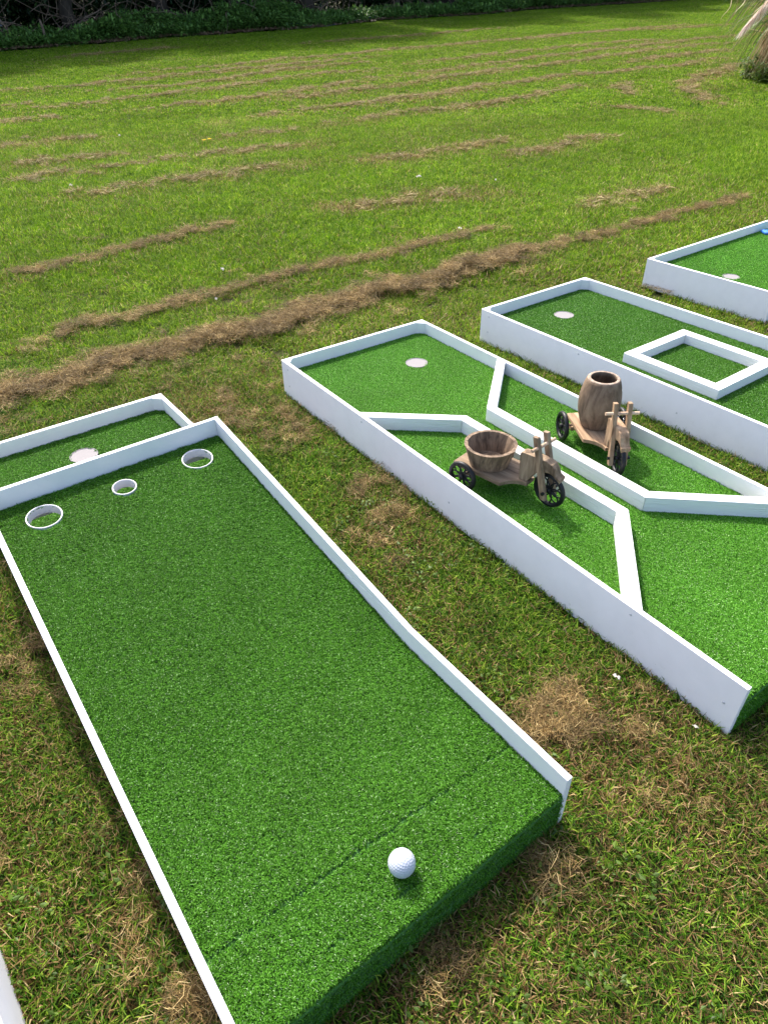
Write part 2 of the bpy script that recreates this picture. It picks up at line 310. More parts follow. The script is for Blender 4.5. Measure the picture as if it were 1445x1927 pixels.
# ------------------------------------------------------------------ ground sheet
def build_ground():
    ys = np.concatenate([np.linspace(-4, 12, 80), np.linspace(12.4, 40, 60), np.geomspace(41, 300, 30)])
    xs = np.concatenate([-np.geomspace(260, 8, 22), np.linspace(-7.5, 7.5, 60), np.geomspace(8, 260, 22)])
    Xg, Yg = np.meshgrid(xs, ys); Z = gz(np.minimum(Yg, 60)) - 0.018 + 0.006 * noise(Xg, Yg, 1.4)
    V = np.stack([Xg, Yg, Z], -1).reshape(-1, 3); nx = len(xs)
    F = [(j * nx + i, j * nx + i + 1, (j + 1) * nx + i + 1, (j + 1) * nx + i) for j in range(len(ys) - 1) for i in range(nx - 1)]
    me = bpy.data.meshes.new('ground'); me.from_pydata(V.tolist(), [], F)
    for p in me.polygons: p.use_smooth = True
    tag(link('ground', me, M_ground), 'mown lawn soil and thatch under the grass', None, None, 'structure')
build_ground()

# ------------------------------------------------------------------ putting lanes
H = 0.127; TZ = 0.085; TH = 0.0125; LW = 0.64
LANE_A = (-0.458, 1.6785, 0.6309); LANE_B = (0.1674, 2.6609, 0.6028); LANE_C = (0.941, 3.1386, 0.6219)
_D = (1.8235, 3.7782, 0.6386)
LANE_D = (_D[0] - 0.64 * math.cos(_D[2]), _D[1] - 0.64 * math.sin(_D[2]), _D[2] + PI / 2)
LANE_F = (-1.349, 1.383, 0.67)
def lane_root(q, label, group='putting lanes set out on the lawn'):
    o = empty('putting_lane', (q[0], q[1], 0), q[2] + PI); return tag(o, label, 'putting lane', group)
def board(parent, u0, u1, v0, v1, z1=H, z0=-0.012, name='side_board'):
    long_u = (u1 - u0) > (v1 - v0)
    cx, cy = (u0 + u1) / 2, (v0 + v1) / 2
    if long_u: return obj(name, box(u0 - cx, u1 - cx, v0 - cy, v1 - cy, z0, z1), M_board, parent, (cx, cy, 0))
    return obj(name, box(v0 - cy, v1 - cy, -(u1 - cx), -(u0 - cx), z0, z1), M_board, parent, (cx, cy, 0), (0, 0, PI / 2))
def corner_block(parent, u, v, su, leg=0.026, z0=0.06, z1=H - 0.0015):
    pts = [(u, v), (u + su * leg, v), (u, v + leg)]
    if su < 0: pts = pts[::-1]
    return obj('corner_block', prism(pts, z0, z1, 0.0008), M_board, parent)
def sheet(parent, outline, holes, zfun, name='turf_backing', fold=None):
    """backing sheet with round holes; fold = (u0,u1,v,z) adds the rolled front edge"""
    bm = bmesh.new(); loops = [outline] + [[(c[0] + c[2] * math.cos(2 * PI * k / 32), c[1] + c[2] * math.sin(2 * PI * k / 32)) for k in range(32)] for c in holes]
    es = []
    for lp in loops:
        vs = [bm.verts.new((a, b, zfun(b))) for a, b in lp]
        es += [bm.edges.new((vs[i], vs[(i + 1) % len(vs)])) for i in range(len(vs))]
    bmesh.ops.triangle_fill(bm, use_beauty=True, use_dissolve=False, edges=es)
    if fold:
        u0, u1, v, z = fold; prev = None
        for k in range(9):
            a = k / 6 * PI / 2 if k < 7 else PI / 2
            vv = v + 0.016 * min(1, 1.25 * math.sin(a)); zz = z - 0.010 * (1 - math.cos(a)); zz = zz if k < 7 else (z - 0.03 if k == 7 else -0.015)
            cur = [bm.verts.new((u0, vv, zz)), bm.verts.new((u1, vv, zz))]
            if prev: bm.faces.new((prev[0], prev[1], cur[1], cur[0]))
            prev = cur
    return obj(name, bm, M_back, parent)
def turf_patches(lean, az, n=80, L=(0.005, 0.0092), seed0=0, W=(0.0009, 0.0018)):
    return [blades(n, 0.0068, L, W, lean, (20, 110), az=az, azs=1.4, seed=seed0 + k) for k in range(8)]
def turf(parent, pts, rots, mat, lean=(5, 45), az=0.0, seed0=0, sc=(0.92, 1.1), **kw):
    pts = np.asarray(pts); n = len(pts)
    s_ = rng.uniform(*sc, n); s_[np.abs(np.asarray(rots)[:, 0]) > 0.4] *= 0.72
    return scatter('turf', mat, turf_patches(lean, az, seed0=seed0, **kw), pts, rots, s_, parent=parent)
def grid_pts(u0, u1, v0, v1, step, holes=(), zf=lambda v: TZ, skip=None):
    nu, nv = int((u1 - u0) / step), int((v1 - v0) / step)
    uu, vv = np.meshgrid(u0 + (np.arange(nu) + .5) * (u1 - u0) / nu, v0 + (np.arange(nv) + .5) * (v1 - v0) / nv)
    uu = np.clip(uu.ravel() + rng.uniform(-.25, .25, uu.size) * step, u0, u1); vv = np.clip(vv.ravel() + rng.uniform(-.25, .25, vv.size) * step, v0, v1)
    ok = np.ones(len(uu), bool)
    for c in holes: ok &= np.hypot(uu - c[0], vv - c[1]) > c[2] + 0.002
    if skip is not None: ok &= ~skip(uu, vv)
    uu, vv = uu[ok], vv[ok]
    return np.stack([uu, vv, np.array([zf(v) for v in vv]) - 0.006], 1)
def front_pts(u0, u1, v, z, step):
    """tufts over the rolled front edge and down the front face: points and rotations about the local u axis"""
    P, R = [], []
    for a in (0.0, 0.5, 1.0, 1.45):
        for u in np.arange(u0, u1, step): P.append((u + rng.uniform(-.004, .004), v + 0.004 + 0.008 * math.sin(a), z - 0.006 - 0.009 * (1 - math.cos(a)))); R.append((-a, 0, 0))
    for zz in np.arange(z - 0.020, -0.01, -step * 0.9):
        for u in np.arange(u0, u1, step): P.append((u + rng.uniform(-.004, .004), v + 0.013, zz + rng.uniform(-.003, .003))); R.append((-PI / 2 - 0.75, 0, 0))
    return np.array(P), np.array(R)
def cup(parent, u, v, r=0.041, z=TZ):
    bm = lathe([(0.0005, z - 0.0035), (r - 0.003, z - 0.0035), (r - 0.002, z - 0.002), (r, z - 0.0022), (r + 0.0005, z - 0.02)], 40)
    return obj('cup', bm, M_cup, parent, (u, v, 0), smooth=False)
def rails(parent, line, half, z0=TZ - 0.006, z1=H - 0.0015):
    """mitred rail segments along a polyline in lane coordinates; ends are cut to the given end directions"""
    pts = [Vector(p) for p in line]; n = len(pts); L, R = [], []
    for i, p in enumerate(pts):
        if i == 0 or i == n - 1:
            d = (pts[1] - p) if i == 0 else (p - pts[i - 1]); d.normalize()
            k = half / abs(d.x) if abs(d.x) > 0.1 else half          # cut parallel to the side board
            L.append(p + Vector((0, k if d.x > 0 else -k))); R.append(p - Vector((0, k if d.x > 0 else -k)))
        else:
            a = (p - pts[i - 1]).normalized(); b = (pts[i + 1] - p).normalized()
            na, nb = Vector((-a.y, a.x)), Vector((-b.y, b.x)); m = (na + nb).normalized(); k = half / m.dot(na)
            L.append(p + m * k); R.append(p - m * k)
    for i in range(n - 1):
        c = (pts[i] + pts[i + 1]) / 2; d = (pts[i + 1] - pts[i]).normalized(); q = Vector((-d.y, d.x)); g = d * 0.0004
        f = lambda p: ((p - c).dot(d), (p - c).dot(q))
        obj('rail', prism([f(R[i] + g), f(R[i + 1] - g), f(L[i + 1] - g), f(L[i] + g)], z0, z1, 0.0018), M_rail, parent, (c.x, c.y, 0), (0, 0, math.atan2(d.y, d.x)))
STEP = 0.0098
# --- lane with the raised ramp (two levels)
VJ, LA, WA, HB, V0 = 0.8677, 1.2916, 0.616, 0.243, -0.465
TZA = HB - 0.043
rampz = lambda v: float(np.interp(v, [0, VJ], [TZA, TZ]))
A = lane_root(LANE_A, 'white-edged putting lane with raised ramp, three round holes and a golf ball')
for u in (0, WA - TH):
    board(A, u, u + TH, V0, LA)
    bm = prism([(0.0, H + 0.0004), (VJ, H + 0.0004), (0.0, HB)], -TH / 2, TH / 2, 0.0009, 'x')
    obj('ramp_side_board', bm, M_board, A, (u + TH / 2, 0, 0))
board(A, TH, WA - TH, V0, V0 + TH, name='end_board')
board(A, TH, WA - TH, 0.001, TH, HB, 0.135, 'ramp_end_board')
corner_block(A, TH, V0 + TH, 1); corner_block(A, WA - TH, V0 + TH, -1)
HOLES_A = [(0.505, 0.094, 0.0415), (0.309, 0.092, 0.0300), (0.107, 0.084, 0.0408)]
HOLE_E = (0.313, -0.312, 0.041)
sheet(A, [(TH, V0 + TH), (WA - TH, V0 + TH), (WA - TH, 0.55), (TH, 0.55)], [HOLE_E], lambda v: TZ - 0.007)
sheet(A, [(TH, 0.013), (WA - TH, 0.013), (WA - TH, VJ), (TH, VJ)], HOLES_A, lambda v: rampz(v) - 0.007)
sheet(A, [(TH, VJ + .0005), (WA - TH, VJ + .0005), (WA - TH, LA - 0.016), (TH, LA - 0.016)], [], lambda v: TZ - 0.007, fold=(TH + 0.0005, WA - TH - 0.0005, LA - 0.016, TZ - 0.007))
obj('ramp_underlay', box(TH + .001, WA - TH - .001, 0.56, 0.572, TZ - .005, 0.117), M_gx, A)
for c in HOLES_A:
    z = rampz(c[1]); ang = math.atan2(TZA - TZ, VJ); r = c[2]
    bm = lathe([(r, 0.0015), (r, -0.022), (r - 0.0035, -0.022), (r - 0.0035, 0.0005), (r - 0.0022, 0.0022), (r - 0.0008, 0.0022), (r, 0.0015)], 48)
    obj('hole_ring', bm, M_ring, A, (c[0], c[1], z - 0.0025), (-ang, 0, 0), smooth=False)
cup(A, HOLE_E[0], HOLE_E[1])
obj('support_block', box(0.455, 0.52, 0.052, 0.066, TZ - 0.004, TZ + 0.03), M_gx, A)
def seam(P):
    """part the pile along the join of the two turf pieces"""
    for v0, amp, k, th in ((1.166, 0.0090, 0, -9), (LA - 0.036, 0.0085, 2, 0.1)):
        c = v0 - 0.02 * P[:, 0]; d = P[:, 1] - c; g = amp - 0.0012 * np.clip(noise(P[:, 0], 0 * d, 25, k), 0, 1.5)
        m = (np.abs(d) < g) & (noise(P[:, 0], 0 * d, 18, k) > th)
        P[m, 1] = (c + np.sign(d) * g)[m]
    return P
i0, i1 = TH + 0.003, WA - TH - 0.003
P1 = seam(grid_pts(i0, i1, VJ, LA - 0.018, STEP)); P2 = grid_pts(i0, i1, 0.018, VJ, STEP, HOLES_A, rampz)
P3 = grid_pts(i0, i1, V0 + TH + 0.004, 0.20, STEP, [HOLE_E]); P4, R4 = front_pts(0.0135, WA - 0.013, LA - 0.016, TZ, STEP * 0.8)
r_ = np.zeros((len(P1) + len(P2) + len(P3), 3)); r_[len(P1):len(P1) + len(P2), 0] = -math.atan2(TZA - TZ, VJ)
r_[:, 2] = rng.normal(0, .5, len(r_))
turf(A, np.concatenate([P1, P2, P3, P4]), np.concatenate([r_, R4]), M_turf, lean=(5, 40), az=PI / 2, seed0=100)
# --- lane with the angled rails
LB = 1.8136
B = lane_root(LANE_B, 'white-edged putting lane with angled white rails and two wooden tricycles')
for u in (0, LW - TH): board(B, u, u + TH, 0, LB)
board(B, TH, LW - TH, 0, TH, name='end_board'); corner_block(B, TH, TH, 1); corner_block(B, LW - TH, TH, -1)
rails(B, [(LW - TH, 0.509), (0.388, 0.714), (0.380, 1.312), (LW - TH, 1.547)], 0.0155)
rails(B, [(TH, 0.476), (0.276, 0.716), (0.272, 1.304), (TH, 1.535)], 0.0155)
HB_ = [(0.206, 0.235, 0.041)]
sheet(B, [(TH, TH), (LW - TH, TH), (LW - TH, LB - 0.016), (TH, LB - 0.016)], HB_, lambda v: TZ - 0.007, fold=(TH + 0.0005, LW - TH - 0.0005, LB - 0.016, TZ - 0.007)); cup(B, 0.206, 0.235)
P1 = grid_pts(TH + .003, LW - TH - .003, TH + .003, LB - 0.018, STEP, HB_); P4, R4 = front_pts(0.0135, LW - 0.013, LB - 0.016, TZ, STEP * 0.8)
r_ = np.zeros((len(P1), 3)); r_[:, 2] = rng.normal(0, .5, len(r_))
turf(B, np.concatenate([P1, P4]), np.concatenate([r_, R4]), M_turf2, lean=(15, 60), az=-PI / 2, seed0=200)
# --- lane with the square frame
C = lane_root(LANE_C, 'white-edged putting lane with a square white frame lying on its turf')
for u in (0, LW - TH): board(C, u, u + TH, 0, LB)
board(C, TH, LW - TH, 0, TH, name='end_board'); corner_block(C, TH, TH, 1); corner_block(C, LW - TH, TH, -1)
HC_ = [(0.334, 0.181, 0.041)]
sheet(C, [(TH, TH), (LW - TH, TH), (LW - TH, LB - 0.016), (TH, LB - 0.016)], HC_, lambda v: TZ - 0.007, fold=(TH + 0.0005, LW - TH - 0.0005, LB - 0.016, TZ - 0.007)); cup(C, 0.334, 0.181)
fu0, fu1, fv0, fv1, fw = 0.161, 0.519, 0.627, 1.008, 0.0395
for u in (fu0, fu1 - fw):
    L_ = fv1 - fv0; obj('frame_rail', box(-L_ / 2, L_ / 2, -fw / 2, fw / 2, TZ - .005, 0.1175, 0.002), M_rail, C, (u + fw / 2, (fv0 + fv1) / 2, 0), (0, 0, PI / 2))
for v in (fv0, fv1 - fw):
    L_ = fu1 - fu0 - 2 * fw - 0.001; obj('frame_rail', box(-L_ / 2, L_ / 2, -fw / 2 + .0005, fw / 2 - .0005, TZ - .005, 0.117, 0.002), M_rail, C, ((fu0 + fu1) / 2, v + fw / 2, 0))
P1 = grid_pts(TH + .003, LW - TH - .003, TH + .003, LB - 0.018, STEP * 1.1, HC_)
r_ = np.zeros((len(P1), 3)); r_[:, 2] = rng.normal(0, .5, len(r_))
turf(C, P1, r_, M_turf, lean=(15, 60), az=-PI / 2, seed0=300)
# --- farthest lane, turned a quarter
D = lane_root(LANE_D, 'farthest white-edged putting lane, at the right edge, behind the square-frame lane')
for u in (0, LW - TH): board(D, u, u + TH, 0, LB)
board(D, TH, LW - TH, 0, TH, name='end_board'); corner_block(D, TH, TH, 1); corner_block(D, LW - TH, TH, -1)
HD_ = [(0.336, 0.193, 0.041)]
sheet(D, [(TH, TH), (LW - TH, TH), (LW - TH, LB - 0.016), (TH, LB - 0.016)], HD_, lambda v: TZ - 0.007, fold=(TH + 0.0005, LW - TH - 0.0005, LB - 0.016, TZ - 0.007)); cup(D, 0.336, 0.193)
P1 = grid_pts(TH + .003, LW - TH - .003, TH + .003, LB - 0.018, STEP * 1.25, HD_)
r_ = np.zeros((len(P1), 3)); r_[:, 2] = rng.normal(0, .5, len(r_))
turf(D, P1, r_, M_turf2, lean=(15, 60), az=PI, seed0=400, sc=(1.1, 1.4))
# --- lane cut off at the bottom left
Fl = lane_root(LANE_F, 'putting lane of which one white board shows in the bottom left corner')
for u in (0, LW - TH): board(Fl, u, u + TH, 0, LB)
board(Fl, TH, LW - TH, 0, TH, name='end_board')
sheet(Fl, [(TH, TH), (LW - TH, TH), (LW - TH, LB - 0.016), (TH, LB - 0.016)], [], lambda v: TZ - 0.007, fold=(TH + 0.0005, LW - TH - 0.0005, LB - 0.016, TZ - 0.007))
P1 = grid_pts(TH + .003, LW - TH - .003, TH + .003, LB - 0.018, STEP * 1.5)
turf(Fl, P1, spin(len(P1)), M_turf, lean=(10, 45), az=0, seed0=500, sc=(1.3, 1.6))

M_screw = noisemat('painted_screw', [(0.3, (0.42, 0.42, 0.43)), (0.7, (0.6, 0.6, 0.62))], 90, rough=0.4)
_bm = lathe([(0.0002, 0.0012), (0.0022, 0.0010), (0.0036, 0.0)], 12); bmesh.ops.recalc_face_normals(_bm, faces=_bm.faces); ME_SCREW = bpy.data.meshes.new('screw'); _bm.to_mesh(ME_SCREW); _bm.free()
def screws(parent, u, vs, rot):
    for v, z in vs: link('screw', ME_SCREW, M_screw, parent, (u, v, z), rot)
for ln in (B, C): screws(ln, LW + 0.0002, [(0.045, 0.105), (0.045, 0.04), (0.52, 0.108), (1.55, 0.108), (0.95, 0.05), (LB - 0.03, 0.06)], (0, PI / 2, 0))

# ------------------------------------------------------------------ golf ball
def golf_ball(loc):
    bm = bmesh.new(); bmesh.ops.create_icosphere(bm, subdivisions=6, radius=1.0)
    n = 332; k = np.arange(n) + .5; ph = np.arccos(1 - 2 * k / n); th = PI * (1 + 5 ** .5) * k
    D_ = np.stack([np.cos(th) * np.sin(ph), np.sin(th) * np.sin(ph), np.cos(ph)], 1)
    co = np.array([v.co[:] for v in bm.verts]); d = np.arccos(np.clip((co @ D_.T).max(1), -1, 1))
    dep = np.clip(1 - (d / 0.096) ** 2, 0, 1) * 0.022
    for v, e in zip(bm.verts, dep): v.co *= 0.02135 * (1 - e)
    o = obj('golf_ball', bm, M_ball, None, loc, (0.4, 0.9, 0.3), smooth=True)
    return tag(o, 'white dimpled golf ball resting on the dark green turf', 'golf ball')
golf_ball((0.0171, 0.5105, TZ + 0.0205))

# ------------------------------------------------------------------ wooden tricycle planters
def wheel(parent, r, loc, rz):
    wr = empty('wheel', loc, rz); wr.parent = parent
    R = r - 0.0062; n = 48
    tb = tube([(R * math.cos(2 * PI * k / n), 0, R * math.sin(2 * PI * k / n)) for k in range(n)], 0.0062, 8, closed=True)
    for v in tb.verts: v.co.y *= 1.1
    obj('tyre', tb, M_black, wr, smooth=True)
    sp = bmesh.new(); R2 = R - 0.003
    for j in range(8):
        a = 2 * PI * j / 8; m = 18; pts = []
        for k in range(m):
            t = 2 * PI * k / m; rad = R2 * (0.56 + 0.44 * math.cos(t)) ; lat = R2 * 0.25 * math.sin(t)
            pts.append((rad * math.cos(a) - lat * math.sin(a), 0.0008 * (j % 2), rad * math.sin(a) + lat * math.cos(a)))
        tube(pts, 0.0021, 5, sp, closed=True)
    obj('spokes', sp, M_black, wr, smooth=True)
    hb = lathe([(0.0003, -0.009), (0.0055, -0.009), (0.007, -0.006), (0.007, 0.006), (0.0055, 0.009), (0.0003, 0.009)], 16)
    obj('hub', hb, M_black, wr, (0, 0, 0), (PI / 2, 0, 0), smooth=True)
    return wr
def tricycle(loc, heading, steer, kind, label, mx, mz, fx=0.19):
    T = tag(empty('tricycle_planter', loc, heading), label, 'tricycle', 'wooden tricycle planters standing on the lane')
    zd0, zd1 = 0.043, 0.054
    hw = 0.064
    side = [(-0.078, hw * 0.93), (0.078, hw)]
    for k in range(9):
        a = k / 8; side.append((0.078 + 0.055 * a, hw - (hw - 0.019) * (1 - (1 - a) ** 2.2) ** 0.8 if a > 0 else hw))
    out = side + [(x, -y) for x, y in side[::-1]]
    dd = []
    for p in out:
        if not dd or (abs(p[0] - dd[-1][0]) + abs(p[1] - dd[-1][1])) > 1e-5: dd.append(p)
    obj('deck', prism(dd[::-1], zd0, zd1, 0.0014), mx, T)
    obj('axle', tube([(-0.023, -0.097, 0.044), (-0.023, 0.097, 0.044)], 0.0022, 8), M_black, T)
    obj('axle_block', box(-0.034, -0.012, -0.066, 0.066, 0.030, zd0 - 0.0003, 0.001), mx, T)
    for s in (-1, 1): wheel(T, 0.044, (-0.023, s * 0.0905, 0.044), 0)
    # steering head: thick plank cut to arch over the front wheel
    hx, hz, ra = fx, 0.049, 0.0565
    prof = [(0.104, zd1 + 0.0003), (0.100, 0.132), (0.108, 0.136), (0.150, 0.137)]
    nose = [(hx - 0.012, 0.136), (hx + 0.004, 0.130), (hx + 0.013, 0.120), (hx + 0.018, 0.108), (hx + 0.026, 0.098), (hx + 0.031, 0.090), (hx + 0.029, 0.084)]
    arch = [(hx + ra * math.cos(math.radians(d)), hz + ra * math.sin(math.radians(d))) for d in (58, 75, 92, 110, 128, 146, 160)]
    arch = [a for a in arch if a[1] > zd1 + 0.002] + [(0.128, zd1 + 0.0003)]
    obj('steering_head', prism(prof + nose + arch, -0.0135, 0.0135, 0.0016, 'y'), mz, T)
    Fk = empty('fork', (fx, 0, 0), steer); Fk.parent = T
    for s in (-1, 1):
        pr = [(-0.008, 0.026), (0.008, 0.028), (-0.040, 0.196), (-0.055, 0.194)]
        obj('fork_leg', prism(pr, s * 0.0195 - 0.0058, s * 0.0195 + 0.0058, 0.001, 'y'), mz, Fk)
        obj('axle_bolt', tube([(0, s * 0.025, 0.049), (0, s * 0.031, 0.049)], 0.0045, 12), M_black, Fk)
    obj('handlebar', tube([(-0.037, -0.046, 0.168), (-0.037, 0.046, 0.168)], 0.0047, 12), M_dowel, Fk, smooth=False)
    wheel(T, 0.049, (fx, 0, 0.049), steer)
    if kind == 'bucket':
        bk = obj('bucket', lathe([(0.0003, zd1 + 0.0005), (0.049, zd1 + 0.0005), (0.0496, zd1 + 0.008), (0.0003, zd1 + 0.008)], 32), M_stave, T)
        n = 14; zb, zt = zd1 + 0.0008, 0.115
        for k in range(n):
            a0, a1 = 2 * PI * (k + 0.004) / n, 2 * PI * (k + 0.996) / n; bm = bmesh.new(); dz = random.uniform(-.0007, .0007); seg = 3
            rings = []
            for (ro, z) in ((0.0535, zb), (0.0715, zt + dz)):
                o_, i_ = [], []
                for j in range(seg + 1):
                    a = a0 + (a1 - a0) * j / seg; o_.append(bm.verts.new((ro * math.cos(a), ro * math.sin(a), z)))
                am, k2 = (a0 + a1) / 2, (ro - 0.0085) * math.cos((a1 - a0) / 2)
                for a in (a1, a0): i_.append(bm.verts.new((k2 / math.cos(a - am) * math.cos(a), k2 / math.cos(a - am) * math.sin(a), z)))
                rings.append(o_ + i_)
            m = len(rings[0]); bm.faces.new(rings[0]); bm.faces.new(rings[1])
            for j in range(m): bm.faces.new((rings[0][j], rings[0][(j + 1) % m], rings[1][(j + 1) % m], rings[1][j]))
            obj('stave', bm, M_stave, bk)
    else:
        zb, zt = zd1 + 0.0006, 0.203; prof = []
        rad = lambda a: 0.0365 + 0.0205 * math.sin(PI * (0.06 + 0.90 * a)) ** 0.8 + 0.006 * a
        for k in range(25):
            a = k / 24; prof.append((rad(a) - (0.0009 if k in (5, 19) else 0), zb + (zt - zb) * a))
        prof += [(rad(1) - 0.0035, zt + 0.0005), (rad(1) - 0.010, zt + 0.0005)]
        for k in range(1, 11):
            a = 1 - k / 10 * 0.8; prof.append((rad(a) - 0.0105, zb + (zt - zb) * a))
        prof.append((0.0003, prof[-1][1] - 0.001))
        bm = lathe(prof, 144)
        for v in bm.verts:                                        # joints between the staves
            th = (math.atan2(v.co.y, v.co.x) * 13 / (2 * PI)) % 1.0; g = 0.0011 * math.exp(-((min(th, 1 - th)) / 0.045) ** 2); r_0 = math.hypot(v.co.x, v.co.y)
            if r_0 > 0.02: v.co.x *= 1 - g / r_0; v.co.y *= 1 - g / r_0
        br_ = obj('barrel', bm, M_barrel, T, smooth=True)
        obj('rim', lathe([(rad(1) - 0.0098, zt + 0.0008), (rad(1) - 0.0095, zt + 0.0028), (rad(1) - 0.0025, zt + 0.0028), (rad(1) - 0.0008, zt + 0.0008)], 72), M_rim, br_)
    return T
tricycle((0.291, 1.576, TZ + 0.001), math.radians(-43), math.radians(-7), 'bucket', 'wooden tricycle planter carrying a low open stave bucket, grey-brown wood', M_gx, M_gz)
tricycle((0.632, 1.772, TZ + 0.001), math.radians(-84), math.radians(-5), 'barrel', 'wooden tricycle planter carrying a tall barrel, warmer brown wood', M_wx, M_wz, fx=0.18)

# ------------------------------------------------------------------ blue obstacle at the edge of the farthest lane
Bl = tag(empty('lane_obstacle', (2.185, 3.95, TZ)), 'blue plastic obstacle on the farthest lane, cut off by the right edge', 'obstacle')
obj('base', box(-0.05, 0.07, -0.03, 0.03, 0.0, 0.012, 0.004), M_blue, Bl)
obj('upright', prism([(-0.02, 0.012), (0.06, 0.012), (0.06, 0.09), (0.03, 0.11), (-0.005, 0.085), (-0.012, 0.05)], -0.018, 0.018, 0.004, 'y'), M_teal, Bl)

# ------------------------------------------------------------------ dry clippings raked into rows
ROWS = {
 'r1':[(-1.5, 2.22), (-1.41, 2.29), (-1.3, 2.4), (-1.14, 2.52), (-0.92, 2.68), (-0.76, 2.8), (-0.55, 2.87), (-0.38, 3.05), (-0.19, 3.22), (0.04, 3.39), (0.23, 3.46), (0.53, 3.74), (0.82, 3.97)],
 'r1b':[(0.82, 3.97), (1.0, 4.06), (1.22, 4.21), (1.59, 4.48), (2.09, 4.84), (2.6, 5.18)],
 'r2':[(-1.6, 2.57), (-1.44, 2.83), (-1.34, 3.01), (-1.13, 3.13), (-0.97, 3.29), (-0.79, 3.41), (-0.62, 3.55), (-0.44, 3.69), (-0.3, 3.79), (-0.04, 3.92), (0.48, 4.31), (0.83, 4.53)],
 'r3':[(-2.09, 3.63), (-2.03, 3.7), (-1.89, 3.78), (-1.77, 3.91), (-1.58, 4.07), (-1.42, 4.29), (-1.21, 4.49), (-0.85, 4.78)],
 'r4':[(-0.32, 5.03), (-0.04, 5.16), (0.34, 5.33), (0.75, 5.49)],
 'r5':[(-2.41, 5.57), (-2.0, 5.8), (-1.64, 6.04), (-1.2, 6.29), (-0.88, 6.56), (-0.56, 6.64)],
 'r6':[(-3.15, 5.98), (-2.86, 6.32), (-2.33, 6.48), (-1.97, 6.87), (-1.53, 7.06), (-1.06, 7.26), (-0.57, 7.47)],
 'r8':[(-3.83, 7.59), (-3.29, 7.85), (-2.85, 8.0)],
 'r9':[(-1.6, 7.77), (-1.26, 8.02), (-0.84, 8.24)],
 'r10':[(-0.52, 8.55), (-0.05, 8.83), (0.32, 9.14), (0.77, 9.35), (1.6, 9.85), (2.43, 10.64), (2.99, 11.16)],
 'r11':[(-1.78, 8.75), (-1.17, 9.2), (-0.57, 9.7), (0.08, 10.03), (0.86, 10.6), (1.66, 11.24), (2.44, 11.79), (2.99, 12.18), (3.77, 12.38), (5.12, 13.18), (6.13, 14.17)],
 'r12':[(-4.43, 8.95), (-3.93, 9.24), (-3.69, 9.29)],
 'r23':[(-4.23, 9.95), (-3.41, 10.57), (-2.81, 11.05), (-1.99, 11.71), (-1.1, 12.64), (0.11, 13.24)],
 'r24':[(-4.27, 11.23), (-3.29, 11.62), (-2.61, 12.07), (-1.59, 13.36), (-0.52, 14.06), (0.13, 14.27)],
 'r25':[(-3.01, 9.77), (-2.1, 10.2), (-1.15, 10.99), (0.1, 12.28)],
 'r26':[(-1.1, 10.38), (0.09, 11.34)],
 'r27':[(0.57, 13.89), (1.92, 14.88), (3.51, 15.99), (5.08, 16.97), (6.23, 17.09)],
 'r28':[(3.18, 17.69), (5.11, 19.25), (7.17, 19.82), (8.8, 20.73)],
 'r29':[(-1.67, 17.81), (0.66, 19.08), (3.25, 20.88)],
 'r30':[(-3.33, 6.67), (-2.87, 6.95), (-2.25, 7.17)],
 'r31':[(-0.05, 6.71), (0.59, 6.99), (1.3, 7.5)],
 'r32':[(-4.83, 10.18), (-4.47, 10.3)],
 'r13b':[(0.21, 11.43), (0.72, 11.79), (1.33, 12.42), (2.15, 12.94), (3.15, 13.64), (4.18, 14.5), (5.5, 15.63), (7.11, 16.35)],
 'r14':[(-5.56, 11.54), (-4.74, 11.8), (-4.34, 12.02), (-3.68, 12.51), (-2.67, 13.31), (-1.53, 14.07), (-0.64, 14.71), (0.14, 15.26)],
 'r15':[(-4.33, 13.03), (-3.61, 13.59), (-2.81, 14.04), (-1.97, 14.68), (-0.86, 15.34), (0.14, 16.1), (2.16, 17.31), (4.8, 19.03), (7.93, 20.95)],
 'r16':[(-6.19, 15.78), (-5.92, 16.19), (-5.05, 16.81), (-4.16, 17.71)],
 'r17':[(5.95, 13.2), (4.9, 11.91), (4.4, 11.29), (4.14, 10.66), (4.06, 10.06), (4.0, 9.37), (4.04, 9.09)],
 'r18':[(3.57, 11.41), (3.33, 10.76), (3.23, 9.99)],
 'r18b':[(2.68, 9.4), (3.03, 9.1), (3.42, 8.8)],
 'r19':[(1.19, 6.82), (1.57, 7.02), (2.01, 7.43), (2.31, 7.59)],
 'r20':[(1.36, 4.9), (1.79, 5.28), (2.16, 5.45)],
 'r21':[(0.1, 12.28), (1.32, 13.2), (2.74, 14.32), (4.49, 15.62), (6.51, 17.03), (8.0, 17.95)],
 'r22':[(3.96, 13.36), (5.17, 14.33), (6.65, 15.23)],
}
HEAPS = [((-0.369, 2.106), .13, 60), ((-0.05, 1.673), .05, 26), ((0.027, 1.551), .06, 26), ((-0.005, 1.433), .05, 14), ((0.335, 0.858), .034, 46), ((0.300, 0.825), .03, 34),
         ((0.406, 0.843), .04, 12), ((0.458, 0.799), .04, 9), ((0.074, 0.427), .03, 14), ((-0.293, 0.365), .04, 36), ((-0.398, 0.513), .03, 8), ((-0.287, 2.011), .09, 26),
         ((0.72, 3.824), .08, 60), ((1.362, 3.294), .05, 10), ((-0.605, 2.173), .08, 20), ((0.583, 0.991), .06, 16), ((-0.807, 1.01), .10, 22), ((0.242, 0.543), .03, 12), ((0.543, 0.69), .05, 7)]
